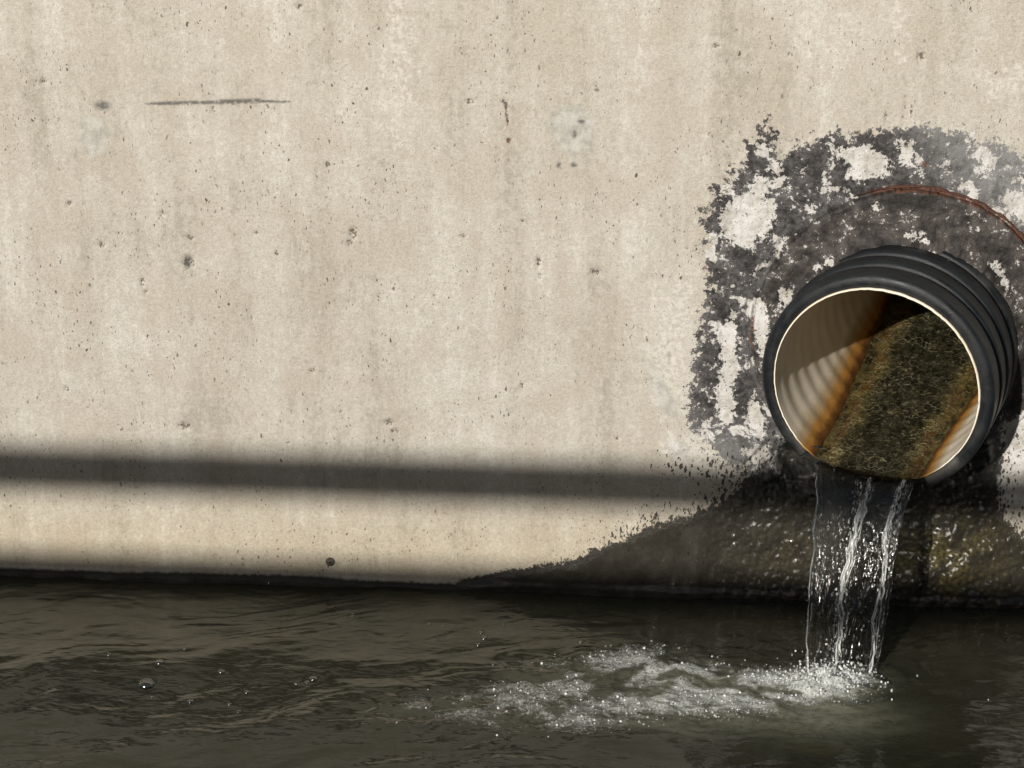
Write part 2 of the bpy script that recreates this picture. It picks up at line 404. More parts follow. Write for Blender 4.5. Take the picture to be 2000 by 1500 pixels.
    for S, q in ((S1, sr), (S2, sr2)):
        r = T.m('MULTIPLY', T.m('SUBTRACT', T.m('ADD', q[0], T.m('MULTIPLY', spl, .85)), .96, clamp=True), .62)
        d = T.m('MULTIPLY', T.rng(S.outputs['Distance'], T.m('SUBTRACT', r, .05), r, .92, 0), T.m('GREATER_THAN', r, .03))
        wm = T.m('MAXIMUM', wm, d)
    wc = T.mix(1.0, c, (.055, .052, .046), 'MULTIPLY')
    wc = T.mix(.6, wc, T.mix(T.rng(n3, .35, .65), (.009, .009, .008), (.027, .026, .022)))
    moss = T.m('MULTIPLY', T.attr('moss'), T.rng(n3, .34, .60))
    wc = T.mix(T.m('MULTIPLY', moss, .85, clamp=True), wc, T.mix(T.rng(n2, .38, .62), (.016, .015, .004), (.085, .066, .016)))
    c = T.mix(T.m('MULTIPLY', wm, .97), c, wc)
    win = T.rng(T.attr('wet'), .0, .03)
    h = T.m('ADD', T.m('MULTIPLY', T.noise(P, 150, 4, .7), T.fmix(win, .5, .18)), T.m('MULTIPLY', T.noise(P, 300, 2, .6), T.fmix(win, .25, .10)))
    nrm = T.bump(h, .0030, .85)
    ro = T.fmix(T.rng(wf, .0, .02), .88, T.rng(n2, .35, .65, .07, .24))
    ro = T.fmix(bm, ro, T.m('MINIMUM', ro, .62))
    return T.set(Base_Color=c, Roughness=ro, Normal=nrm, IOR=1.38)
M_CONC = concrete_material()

def plain(name, col, rough=.5, metallic=0.0, var=.25, scale=60, bump=.0006):
    T = Tree(name); P = T.obj()
    n = T.noise(P, scale, 6, .65); n2 = T.noise(P, scale * 6, 3, .6)
    c = T.mix(T.rng(n, .3, .7), [q * (1 - var) for q in col], [min(1, q * (1 + var)) for q in col])
    return T.set(Base_Color=c, Roughness=T.rng(n2, .3, .7, max(.05, rough - .1), min(1, rough + .12)), Metallic=metallic,
                 Normal=T.bump(T.m('ADD', n, n2), bump, .6))
M_RUST = plain('rusty_steel', (.085, .036, .022), .9, 0, .6, 130, .002)
M_GALV = plain('grey_painted_steel', (.22, .23, .24), .45, .3, .15, 40)
M_QUAY = plain('quay_concrete', (.34, .31, .26), .9, 0, .2, 6, .004)
M_SOIL = plain('dry_soil', (.16, .13, .09), .95, 0, .3, 4, .01)

def pipe_material():
    T = Tree('black_polyethylene'); P = T.obj()
    n = T.noise(P, 22, 6, .65); n2 = T.noise(P, 260, 4, .6); sc = T.noise(T.map(P, (1, 1, 7), (.4, .2, 0)), 60, 5, .7)
    c = T.mix(T.rng(n, .35, .68), (.0060, .0080, .0100), (.0100, .0125, .0150))
    c = T.mix(T.rng(sc, .66, .80, 0, .35), c, (.09, .09, .088))
    dirt = T.m('MULTIPLY', T.attr('dirt'), T.rng(n, .38, .62))
    c = T.mix(dirt, c, (.16, .145, .12))
    return T.set(Base_Color=c, Roughness=T.rng(n, .3, .7, .40, .60), Specular_IOR_Level=.38, Normal=T.bump(T.m('ADD', n2, sc), .0007, .5))
M_PIPE = pipe_material()

def liner_material():
    T = Tree('cream_liner'); P = T.obj()
    n = T.noise(P, 14, 6, .6); n2 = T.noise(P, 70, 7, .7); n3 = T.noise(P, 320, 3, .6)
    c = T.mix(T.rng(n, .3, .7), (.80, .71, .56), (.88, .81, .68))
    st = T.m('ADD', T.attr('stain'), T.m('MULTIPLY', T.m('SUBTRACT', n2, .5), .28))
    st = T.m('ADD', st, T.m('MULTIPLY', T.m('SUBTRACT', n, .5), .25))
    c = T.mix(T.rng(st, .10, .45), c, (.55, .42, .25))
    c = T.mix(T.rng(st, .40, .68), c, (.46, .225, .05))
    c = T.mix(T.rng(st, .68, .90), c, (.13, .055, .014))
    c = T.mix(T.rng(st, .90, 1.08), c, (.030, .020, .009))
    spk = T.rng(n3, .72, .78, 0, .5)
    c = T.mix(spk, c, (.2, .15, .09))
    return T.set(Base_Color=c, Roughness=.42, Normal=T.bump(n2, .0006, .5))
M_LINER = liner_material()

def flow_material():
    T = Tree('shallow_flow_over_algae'); P = T.obj()
    a = T.attr('across'); s = T.attr('along')
    uv = T.node('ShaderNodeCombineXYZ', None, X=a, Y=s).outputs[0]
    wv = T.vadd(uv, T.noise(uv, 30, 4, .6, color=True), .03)
    net = T.voro(T.map(wv, (1, .55, 1)), 62, 1, 'DISTANCE_TO_EDGE').outputs['Distance']
    net2 = T.voro(T.map(wv, (1, .6, 1), (0, 0, .4)), 120, 1, 'DISTANCE_TO_EDGE').outputs['Distance']
    n = T.noise(T.map(wv, (1, .35, 1)), 55, 6, .65); n2 = T.noise(uv, 14, 5, .6)
    e = T.attr('edge')
    c = T.mix(T.rng(n, .32, .68), (.008, .008, .005), (.032, .030, .017))
    c = T.mix(T.m('MULTIPLY', e, T.rng(n, .35, .6)), c, (.170, .125, .035))
    c = T.mix(T.m('MULTIPLY', T.rng(e, .5, 1), T.rng(n2, .35, .6)), c, (.10, .048, .012))
    line = T.m('MULTIPLY', T.rng(net, .05, .0), T.rng(n2, .40, .62))
    line = T.m('MAXIMUM', line, T.m('MULTIPLY', T.rng(net2, .06, .0), T.rng(n, .48, .66)))
    c = T.mix(T.m('MULTIPLY', line, 1.0), c, (.26, .235, .15))  # pale net of caustic lines and algae threads, put into the colour
    h = T.m('ADD', T.m('MULTIPLY', n, .8), T.m('MULTIPLY', line, .4))
    return T.set(Base_Color=c, Roughness=.07, IOR=1.333, Normal=T.bump(h, .008, .9))
M_FLOW = flow_material()

def algae_material():
    T = Tree('algae_filament'); P = T.obj()
    n = T.noise(P, 60, 4, .6)
    v = T.attr('tint')
    c = T.mix(v, (.030, .028, .013), (.42, .36, .19))
    return T.set(Base_Color=c, Roughness=.28, IOR=1.4)
M_ALGAE = algae_material()

def water_material():
    T = Tree('murky_canal_water'); P = T.obj()
    wv = T.vadd(P, T.noise(P, 3, 4, .6, color=True), .10)
    n = T.noise(T.map(wv, (1, 2.2, 1), (0, 0, .30)), 9, 3, .55)
    n2 = T.noise(T.map(wv, (1, 1.8, 1), (0, 0, .30)), 40, 4, .55)
    n3 = T.noise(P, 120, 5, .65); big = T.noise(P, 2.2, 4, .6)
    c = T.mix(T.rng(big, .35, .65), (.021, .022, .014), (.028, .027, .017))
    aer = T.attr('aer')
    am = T.m('MULTIPLY', aer, T.rng(T.m('ADD', T.m('MULTIPLY', n2, .55), T.m('MULTIPLY', n3, .45)), .26, .60, .25, 1))
    c = T.mix(T.m('MULTIPLY', am, .9, clamp=True), c, (.17, .178, .130))
    fa = T.attr('froth')
    fine = T.noise(P, 240, 5, .74); mid = T.noise(T.map(wv, (1, 1.5, 1)), 75, 5, .68)
    cell = T.voro(T.vadd(P, fine, .005), 170, 1, 'DISTANCE_TO_EDGE').outputs['Distance']
    fr = T.m('ADD', T.m('MULTIPLY', fa, .34), T.m('ADD', T.m('MULTIPLY', mid, .50), T.m('MULTIPLY', fine, .50)))
    fr = T.m('MULTIPLY', T.rng(fr, .60, .86), T.rng(cell, .34, .02, .30, 1.0))
    fr = T.m('MULTIPLY', fr, T.rng(fa, .02, .25))
    fr = T.m('MULTIPLY', fr, T.rng(fa, .6, 1.35, .50, 1.0))
    c = T.mix(fr, c, (.70, .73, .71))
    am = T.m('MAXIMUM', am, fr)
    h = T.m('ADD', T.m('MULTIPLY', n, .9), T.m('MULTIPLY', n2, .16))
    h = T.m('ADD', h, T.m('MULTIPLY', n3, T.m('MULTIPLY', aer, .25)))
    return T.set(Base_Color=c, Roughness=T.fmix(am, .045, .25), IOR=1.333, Normal=T.bump(h, .011, .36))
M_WATER = water_material()

def clear_water_material():
    T = Tree('clear_falling_water'); P = T.obj()
    n = T.noise(T.map(P, (1, 1, .28)), 70, 4, .6)
    nm = T.bump(n, .0040, .5)
    T.set(Base_Color=(.97, .985, .98), Roughness=.04, IOR=1.333, Transmission_Weight=1.0, Normal=nm)
    film = T.node('ShaderNodeBsdfTransparent', None, Color=(.95, .97, .965)); gl = T.node('ShaderNodeBsdfGlossy', None, Color=(1, 1, 1), Roughness=.10, Normal=nm)
    fr = T.node('ShaderNodeFresnel', None, IOR=1.333, Normal=nm).outputs[0]
    thin = T.node('ShaderNodeMixShader'); mx = T.node('ShaderNodeMixShader')
    T.put(thin.inputs[0], fr); T.t.links.new(film.outputs[0], thin.inputs[1]); T.t.links.new(gl.outputs[0], thin.inputs[2])
    T.put(mx.inputs[0], .50); T.t.links.new(thin.outputs[0], mx.inputs[1]); T.t.links.new(T.bsdf.outputs[0], mx.inputs[2])
    T.t.links.new(mx.outputs[0], T.out.inputs['Surface'])
    return T.mat
M_CLEAR = clear_water_material()

def foam_material():
    T = Tree('foam_bubbles')
    T.set(Base_Color=(.82, .84, .82), Roughness=.15, IOR=1.333)
    tr = T.node('ShaderNodeBsdfTransparent'); mx = T.node('ShaderNodeMixShader')
    T.put(mx.inputs[0], T.attr('cover'))
    T.t.links.new(tr.outputs[0], mx.inputs[1]); T.t.links.new(T.bsdf.outputs[0], mx.inputs[2])
    T.t.links.new(mx.outputs[0], T.out.inputs['Surface'])
    return T.mat
def bubble_material():                                # a thin film: mostly clear, mirror like towards its edge
    T = Tree('clear_bubble')
    tr = T.node('ShaderNodeBsdfTransparent', None, Color=(.96, .97, .96)); gl = T.node('ShaderNodeBsdfGlossy', None, Color=(1, 1, 1), Roughness=.16)
    fr = T.node('ShaderNodeFresnel', None, IOR=1.36).outputs[0]; mx = T.node('ShaderNodeMixShader')
    T.put(mx.inputs[0], T.m('ADD', T.m('MULTIPLY', fr, 1.0), .10, clamp=True))
    T.t.links.new(tr.outputs[0], mx.inputs[1]); T.t.links.new(gl.outputs[0], mx.inputs[2])
    T.t.links.new(mx.outputs[0], T.out.inputs['Surface'])
    return T.mat
M_FOAM = foam_material()
M_BUBBLE = bubble_material()

# ------------------------------------------------------------------ setting: water, ground behind, opposite quay
def lines(a, b, fa, fb, fine, coarse):           # grid lines from a to b, fine between fa and fb
    L = [np.linspace(a, fa, max(2, int((fa - a) / coarse) + 1))[:-1], np.arange(fa, fb, fine), np.linspace(fb, b, max(2, int((b - fb) / coarse) + 1))]
    return np.concatenate(L)

PLUME = apoly([(1700, 1330), (1670, 1372), (1500, 1395), (1300, 1400), (1130, 1432), (960, 1422), (840, 1400), (720, 1412), (735, 1378), (860, 1350), (960, 1335),
               (1000, 1296), (1100, 1288), (1220, 1268), (1330, 1272), (1420, 1298), (1540, 1305), (1640, 1300)])
MILK = apoly([(1705, 1335), (1650, 1420), (1500, 1440), (1350, 1440), (1200, 1420), (1250, 1330), (1400, 1310), (1550, 1320)])
HIT = on_water(1640, 1335)
wx = lines(-30, 30, -1.50, 1.35, .0048, 1.5)
wy = lines(-5.36, .0, -1.20, -.004, .0048, .25); wy = wy[:-1]; wy = np.concatenate([wy, [0.02]])
X, Y = np.meshgrid(wx, wy, indexing='ij')
near = sstep(X, -3, -1.5) * sstep(-X, -3, -1.3)
pl = sdf(PLUME, X, Y); turb = sstep(pl, -.06, .02)
rx, ry = X * math.cos(.30) + Y * math.sin(.30), -X * math.sin(.30) + Y * math.cos(.30)
wobx = .10 * fbm(X * 2.2, Y * 2.2, 40, 3); woby = .10 * fbm(X * 2.2, Y * 2.2, 45, 3)
wz = .0080 * fbm((rx + wobx) * 2.6, (ry + woby) * 6, 21, 3, .40) + .0024 * fbm((rx + wobx) * 9, (ry + woby) * 19, 25, 3, .45)
grv = fbm((rx + wobx * 1.6) * 4.5, (ry + woby * 1.6) * 15, 27, 3, .5)
wz = wz - .0015 * np.exp(-(grv / .08) ** 2) * sstep(fbm(X * 4, Y * 6, 29, 3), -.1, .35)
wz = wz + turb * (.006 * fbm(X * 16, Y * 20, 31, 3, .5) + .0030 * fbm(X * 50, Y * 60, 33, 3))
dh = np.hypot((X - HIT[0]) / 1.2, Y - HIT[1])
wz = wz + .022 * np.exp(-(dh / .055) ** 2) * (1 + fbm(X * 45, Y * 45, 36, 3)) + .006 * np.sin(dh * 130) * np.exp(-dh / .07) * sstep(dh, .02, .06)
wz = wz * near
V = np.stack([X, Y, wz], -1).reshape(-1, 3)
aer = .85 * sstep(sdf(MILK, X, Y), -.05, .06) + .45 * sstep(pl, -.03, .05)
aer = np.clip(aer * (.55 + .45 * sstep(X, on_water(900, 1400)[0], on_water(1500, 1400)[0])), 0, 1)
mk = on_water(1590, 1400)
aer = np.maximum(np.maximum(aer * .8, np.exp(-(dh / .07) ** 2)), 1.15 * np.exp(-((X - mk[0]) / .14) ** 2 - ((Y - mk[1]) / .085) ** 2))
clump = fbm(X * 14, Y * 20, 101, 4, .6); towx = sstep(X, on_water(800, 1390)[0], on_water(1600, 1340)[0])
froth = sstep(pl, -.045, .05) * sstep(clump + .50 * towx + .26, .0, .62) * (.62 + .38 * towx)
froth = np.clip(np.maximum(froth, 1.5 * np.exp(-(np.hypot((X - HIT[0] + .02) / 1.5, Y - HIT[1]) / .058) ** 2)), 0, 1.4)
water = mesh_obj('water', V, grid_faces(len(wx), len(wy))[:, ::-1].copy(), M_WATER, None, True, {'aer': aer.ravel(), 'froth': froth.ravel()})
tag(water, 'dark murky olive canal water rippling below the concrete wall', 'water', kind='structure')

def box(name, lo, hi, mat, parent=None, bevel=0.0):
    import bmesh
    bm = bmesh.new(); bmesh.ops.create_cube(bm, size=1)
    for v in bm.verts:
        v.co = [lo[k] + (v.co[k] + .5) * (hi[k] - lo[k]) for k in range(3)]
    if bevel: bmesh.ops.bevel(bm, geom=bm.edges[:], offset=bevel, segments=2, affect='EDGES')
    me = bpy.data.meshes.new(name); bm.to_mesh(me); bm.free(); me.materials.append(mat)
    o = bpy.data.objects.new(name, me); scene.collection.objects.link(o)
    if parent is not None:
        o.parent = parent; o.matrix_parent_inverse = Matrix.Translation(parent.location).inverted()
    return o
g = box('ground', (-60, .44, 2.75), (60, 60, 2.95), M_SOIL)
tag(g, 'dry soil bank level with the top of the concrete wall', 'ground', kind='structure')
q = box('quay', (-30, -16, -1), (30, -5.35, 1.45), M_QUAY, bevel=.02)
tag(q, 'concrete quay on the near side of the canal', 'quay', kind='structure')

# ------------------------------------------------------------------ the concrete wall
x0, x1 = -1.46, 1.28
gx = lines(-30, 30, x0, x1, .0033, 1.0)
fx0, fx1 = on_wall(1300, 1100)[0], x1                # finer where the foot is wet and glistens
gx = np.concatenate([gx[gx < fx0], np.arange(fx0, fx1, .0022), gx[gx > fx1]])
gz = lines(-.8, 3.0, -.045, 1.26, .0033, .12)
gz = np.concatenate([gz[gz < -.01], np.arange(-.01, .24, .0022), gz[gz > .24]])
X, Z = np.meshgrid(gx, gz, indexing='ij')
F = wall_fields(X, Z)
h = wall_disp(X, Z, F)
hole = np.zeros_like(X)
for (px, pz, pa, pb) in PITS_W:
    i0, i1 = np.searchsorted(gx, px - .03), np.searchsorted(gx, px + .03)
    j0, j1 = np.searchsorted(gz, pz - .03), np.searchsorted(gz, pz + .03)
    if i1 <= i0 or j1 <= j0: continue
    xs, zs = X[i0:i1, j0:j1], Z[i0:i1, j0:j1]
    jx, jz = .3 * pa * vnoise(xs * 300, zs * 300, 2), .3 * pb * vnoise(xs * 300, zs * 300, 3)
    d = ((xs - px + jx) / pa) ** 2 + ((zs - pz + jz) / pb) ** 2
    k = np.exp(-d ** 2 * .8)
    h[i0:i1, j0:j1] -= k * min(.006, .9 * min(pa, pb))
    hole[i0:i1, j0:j1] = np.maximum(hole[i0:i1, j0:j1], k * .8)
F['hole'] = hole
inner = (X > x0 - .01) & (X < x1 + .01) & (Z > -.1) & (Z < 1.27)
h = np.where(inner, h, 0)
V = np.stack([X, -h, Z], -1)
faces = grid_faces(len(gx), len(gz))[:, ::-1].copy()
cen = V.reshape(-1, 3)[faces].mean(1)
keep = axis_dist(cen) > .213
# the top and back of the wall
faces = faces[keep]
nv = X.size
top = np.array([[-30, .45, 3.0], [30, .45, 3.0]])
V = np.concatenate([V.reshape(-1, 3), top])
nz = len(gz); a_ = nz - 1; b_ = (len(gx) - 1) * nz + nz - 1
faces = np.concatenate([faces, [[a_, b_, nv + 1, nv]]])
wall = empty('concrete_wall', (0, 0, 0))
tag(wall, 'pale weathered concrete canal wall with vertical water streaks and small blow holes', 'wall')
FA = {k: np.concatenate([v.ravel(), np.full(2, -.1 if k in ('bit', 'isl', 'pla', 'gry', 'wet') else 0.0)]) for k, v in F.items()}
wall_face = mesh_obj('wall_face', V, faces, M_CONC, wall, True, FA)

# mortar that fills the core hole round the pipe: a ring standing a little proud of the wall
nr, na = 46, 420
th = np.linspace(0, 2 * np.pi, na, endpoint=False)
rk = np.linspace(0, 1, nr)
RR, TT = np.meshgrid(rk, th, indexing='ij')
ct, sn = np.cos(TT), np.sin(TT)
edge = COL_R - .005 + .006 * fbm(ct * 6, sn * 6, 50, 4)
# inner edge: where the pipe's outer skin meets the wall plane, found per direction from the collar centre
inn = np.zeros(na)
for k, t in enumerate(th):
    lo, hi = 0.0, .40
    for _ in range(22):
        mid = (lo + hi) / 2
        p = np.array([COL_C[0] + mid * math.cos(t), -.012, COL_C[1] + mid * math.sin(t)])
        if axis_dist(p[None])[0] < .219: lo = mid
        else: hi = mid
    inn[k] = lo
inn = inn[None, :] + .006 * fbm(np.cos(th) * 8, np.sin(th) * 8, 55, 4)[None, :]
RAD = inn + (edge - inn) * RR
CX, CZ = COL_C[0] + RAD * ct, COL_C[1] + RAD * sn
CF = wall_fields(CX, CZ)
ch = wall_disp(CX, CZ, CF)
prof = .016 * sstep(1 - RR, 0, .05) - .007 * (1 - sstep(1 - RR, 0, .02))
low = sstep(-sn, .25, .75)                          # washed out below
swell = .016 * sstep(1 - RR, .62, 1.0) * (1 + .8 * fbm(ct * 9, sn * 9, 58, 4)) * (1 - low)
ch = ch + prof + swell + .0022 * fbm(CX * 55, CZ * 55, 57, 4) - low * .012
CF['hole'] = np.zeros_like(CX); CF['pla'] = CF['pla'] * 0 - .08
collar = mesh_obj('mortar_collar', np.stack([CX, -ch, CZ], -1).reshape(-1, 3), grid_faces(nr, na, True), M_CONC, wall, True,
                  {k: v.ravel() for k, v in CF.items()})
collar['label'] = 'bitumen stained mortar ring round the pipe'
# rusty steel sleeve showing along the top of the ring
na2 = 220; th2 = np.linspace(.12, 1.95, na2); nw = 7
w2 = np.linspace(-1, 1, nw)
TH, W = np.meshgrid(th2, w2, indexing='ij')
half = (.0026 + .0040 * fbm(TH * 22, TH * 0 + W * .6, 61, 5, .65)) * sstep(TH, .12, .35) * sstep(-TH, -1.95, -1.6)
rad = COL_R + .001 + .002 * fbm(TH * 5, TH * 0, 62, 3) + W * np.abs(half)
yy = -(.006 * (1 - W ** 4) + .004 + .002 * fbm(TH * 40, W * 3, 63, 3))
sleeve = mesh_obj('steel_sleeve', np.stack([COL_C[0] + rad * np.cos(TH), yy, COL_C[1] + rad * np.sin(TH)], -1).reshape(-1, 3), grid_faces(na2, nw), M_RUST, collar)
sleeve['label'] = 'rusty steel sleeve edge above the pipe'

# bolt low on the wall and the plugged tie hole
def disc_part(name, u, v, prof, mat, n=24, jag=.0):
    c = on_wall(u, v); vs = []
    for k, (r, y) in enumerate(prof):
        for i in range(n):
            t = 2 * math.pi * i / n; rr = r * (1 + jag * math.sin(3.1 * t + k) * math.cos(5 * t))
            vs.append((c[0] + rr * math.cos(t), -y, c[2] + rr * math.sin(t)))
    fs = [(k * n + i, (k + 1) * n + i, (k + 1) * n + (i + 1) % n, k * n + (i + 1) % n) for k in range(len(prof) - 1) for i in range(n)]
    fs.append(tuple((len(prof) - 1) * n + i for i in range(n)))
    return mesh_obj(name, vs, fs, mat, wall)
M_BOLT = plain('old_iron', (.085, .072, .060), .8, .1, .5, 200, .002)
disc_part('anchor_bolt', 645, 1097, [(.0105, -.004), (.0098, .0010), (.0072, .0018), (.0062, .0022), (.0058, .0042), (.0042, .0050), (.002, .0050)], M_BOLT, 24, .04)

# ------------------------------------------------------------------ the drain pipe
pipe = empty('drain_pipe', tuple(WALL_C))
tag(pipe, 'black corrugated plastic drain pipe with cream inner lining jutting from the wall', 'pipe')
NA = 256
phi = np.linspace(0, 2 * np.pi, NA, endpoint=False)
S_, R_ = [], []
def prof_add(s, r): S_.append(s); R_.append(r)
for s, r in ((-.004, .2026), (-.0012, .2050), (0, .213), (-.0008, .2215), (-.0045, .2275), (-.010, .2300)): prof_add(s, r)
s = -.010
first = True
while s > -.55:
    L = .040 if first else .034
    for q in (.30, .55, .8): prof_add(s - L * q, .2302 - (.0006 if q != .55 else 0))
    s -= L
    for dq, r in ((.001, .2290), (.004, .2240), (.006, .2185), (.009, .2158), (.014, .2150), (.019, .2158), (.022, .2185), (.0245, .2240), (.028, .2290)):
        prof_add(s - dq, r)
    s -= .029; first = False
S_, R_ = np.array(S_), np.array(R_)
SS, PP = np.meshgrid(S_, phi, indexing='ij'); RRr = np.repeat(R_[:, None], NA, 1)
# the black lip is broken away where the water runs over it
deg = np.degrees(PP)
gap = sstep(deg, 229, 231.5) * sstep(-deg, -300, -297)
SS = SS - gap * (.030 + .006 * vnoise(deg * .25, deg * 0, 3)) * sstep(SS, -.05, -.005)
nick = np.exp(-((deg - 322) / 5) ** 2) * .006
SS = SS - nick * sstep(SS, -.012, 0)
RRr = RRr + .0008 * fbm(PP * 2, SS * 8, 71, 3) - .006 * gap * sstep(SS, -.06, -.03)
dirt = .45 * sstep(-SS, .15, .30) + .22 * sstep(-np.sin(PP), .2, 1) + .05 * (RRr < .22)
shell = mesh_obj('corrugated_shell', pipe_pt(SS, PP, RRr).reshape(-1, 3), grid_faces(len(S_), NA, True), M_PIPE, pipe, True, {'dirt': dirt.ravel()})

# water level inside the pipe, as half angle of the wetted arc, centred on WMID
WMID = math.radians(266.5)
def half_ang(s): return math.radians(31.5) + math.radians(16) * sstep(-s, .0, .9) + .035 * fbm(np.asarray(s) * 13, np.asarray(s) * 0, 73, 3) * sstep(-np.asarray(s), .01, .08)
ls = np.concatenate([[.0030], np.linspace(.0025, -.9, 240), np.linspace(-.93, -2.4, 30)])
SS, PP = np.meshgrid(ls, phi, indexing='ij')
rl = R_IN + .0007 * np.sin(-SS / .063 * 2 * np.pi) * sstep(-SS, .01, .04) + .0006 * fbm(PP * 2, SS * 6, 75, 3)
lip = sstep(SS, -.004, .002)
jag = .0024 * fbm(PP * 30, PP * 0, 77, 3) - .006 * np.exp(-((np.degrees(PP) - 322) / 2.5) ** 2) - .004 * np.exp(-((np.degrees(PP) - 357) / 1.5) ** 2)
SSj = SS + lip * jag
away = np.abs(PP - WMID) - half_ang(SS)              # angle above the water's edge
away_m = away * R_IN
hi_st = .040 + .012 * fbm(PP * 1.5, SS * 5, 79, 3) + .014 * (PP < WMID)
stain = np.clip(1.0 - away_m / (hi_st * 1.55), 0, 1.1)
stain = np.where(away < 0, 1.1, stain)
lv = pipe_pt(SSj, PP, rl).reshape(-1, 3)
rim = pipe_pt(SSj[0], phi, np.full(NA, R_IN + .0024)).reshape(-1, 3)      # the liner's cut edge
rim2 = pipe_pt(SSj[0] - .006, phi, np.full(NA, R_IN + .0030)).reshape(-1, 3)
V = np.concatenate([rim2, rim, lv])
st = np.concatenate([stain[0] * .9, stain[0] * .9, stain.ravel()])
liner = mesh_obj('inner_lining', V, grid_faces(len(ls) + 2, NA, True)[:, ::-1].copy(), M_LINER, pipe, True, {'stain': st})
# added dark cap deep inside the bank, standing in for the pipe's darkness
cp = pipe_pt(np.full(NA, -2.4), phi, np.full(NA, R_IN + .01)).reshape(-1, 3)
cap = mesh_obj('dark_end_cap', cp, [tuple(range(NA))], M_BOLT, pipe, False)

# ------------------------------------------------------------------ the water: flow in the pipe, falling stream
stream = empty('water_stream', tuple(pipe_pt(np.array(0.), np.array(WMID), np.array(R_IN))))
tag(stream, 'clear water running out of the black pipe and falling into the canal', 'water stream')
fs = np.concatenate([np.linspace(.012, -1.1, 420), np.linspace(-1.13, -2.35, 30)])
fu = np.linspace(-1, 1, 110)
SS, U = np.meshgrid(fs, fu, indexing='ij')
ha = half_ang(SS)
lev = R_IN * np.cos(ha)                               # distance of the surface below the axis
cx = U * R_IN * np.sin(ha) * 1.004
rip = .0042 * fbm(cx * 34 + SS * 6, SS * 16, 81, 4, .55) + .0022 * fbm(cx * 110, SS * 60, 83, 3)
rip = rip * (1 - np.abs(U) ** 8)
over = sstep(SS, -.035, .012)
drop = over * (R_IN - lev - .004) * .35 * (1 - U ** 2)
m_dir = np.array([math.cos(WMID), math.sin(WMID)]); p_dir = np.array([-math.sin(WMID), math.cos(WMID)])
a1 = (lev - rip + drop)
lx = a1 * m_dir[0] + cx * p_dir[0]; lz = a1 * m_dir[1] + cx * p_dir[1]
FV = MOUTH + SS[..., None] * AX + lx[..., None] * PH + lz[..., None] * PV
e_ = np.exp(-((np.abs(U) - .78 + .06 * fbm(SS * 12, U * 0, 85, 3)) / .16) ** 2)
flow = mesh_obj('pipe_flow', FV.reshape(-1, 3), grid_faces(len(fs), len(fu)), M_FLOW, stream, True,
                {'across': cx.ravel(), 'along': SS.ravel(), 'edge': np.clip(e_ + .6 * sstep(np.abs(U), .9, 1), 0, 1).ravel()})

# falling sheet with ropes of thicker water
NT, NU = 230, 120
tt = np.linspace(0, 1, NT); uu = np.linspace(0, 1, NU)
A0, B0 = pipe_pt(np.array(.006), np.array(WMID - math.radians(30)), np.array(R_IN)), pipe_pt(np.array(.006), np.array(WMID + math.radians(30)), np.array(R_IN))
A1, B1 = on_water(1572, 1328, -.01), on_water(1712, 1322, -.01)
Tm, Um = np.meshgrid(tt, uu, indexing='ij')
def lerp(a, b, t): return a + (b - a) * t[..., None]
zf = Tm ** 2 * .93 + Tm * .07
base0 = lerp(A0, B0, Um); base1 = lerp(A1, B1, Um)
sag = (1 - (2 * Um - 1) ** 2) * R_IN * (1 - math.cos(math.radians(30))) * .72
Pm = base0 + (base1 - base0) * Tm[..., None]
Pm[..., 2] = base0[..., 2] - sag * (1 - zf) + (base1[..., 2] - base0[..., 2]) * zf
rc = .52 + .06 * np.sin(Tm * 5) * (1 - Tm) - .10 * Tm
rr_ = .92 - .05 * np.sin(Tm * 3.5)
fl_ = fbm(Um * 9, Tm * 5, 91, 4); ff = fbm(Um * 26, Tm * 16, 93, 3)
thick = .0022 + .0060 * np.exp(-((Um - .015) / .03) ** 2) + (.0125 - .003 * Tm) * np.exp(-((Um - rc) / .07) ** 2) + .0085 * np.exp(-((Um - rr_) / .05) ** 2)
thick = thick + .0012 * Tm * (1 + ff) + .004 * (1 - Tm) ** 6
thick = thick * np.sqrt(np.clip(1 - (2 * Um - 1) ** 12, .0, 1)) + .0004
nd = np.array([A1[0] + B1[0] - A0[0] - B0[0], A1[1] + B1[1] - A0[1] - B0[1], 0]); nd /= np.linalg.norm(nd)
dirn = nd * (1 - .3 * (1 - Tm[..., None])) + np.array([0, 0, 1.0]) * .7 * (1 - Tm[..., None]); dirn /= np.linalg.norm(dirn, axis=-1, keepdims=True)
wob = .0065 * Tm * fl_ + .0030 * (.3 + Tm) * ff + .0016 * fbm(Um * 60, Tm * 30, 95, 3) * (.3 + Tm)
Pm = Pm + dirn * wob[..., None]
Pm[..., 0] += .015 * Tm ** .7 * fbm(Tm * 5.5, Um * 2.5, 97, 4, .55)
rough_t = np.exp(-((Um - rc) / .08) ** 2) + np.exp(-((Um - rr_) / .06) ** 2) + np.exp(-((Um - .01) / .04) ** 2)
bump2 = rough_t * Tm ** .4 * (.0060 * fbm(Um * 22, Tm * 24, 99, 2) + .0015 * fbm(Um * 50, Tm * 60, 100, 2))
Ff = Pm + dirn * (thick * .5 + np.maximum(bump2, -thick * .3))[..., None]
Fb = Pm - dirn * (thick * .5)[..., None]
ring = np.concatenate([Ff, Fb[:, ::-1]], 1)           # closed cross-section
fcs = grid_faces(NT, 2 * NU, True)
cap0 = np.array([[k, k + 1, 2 * NU - 2 - k, 2 * NU - 1 - k] for k in range(NU - 1)])
sheet = mesh_obj('falling_sheet', ring.reshape(-1, 3), np.concatenate([fcs, cap0[:, ::-1], cap0 + (NT - 1) * 2 * NU]), M_CLEAR, stream)

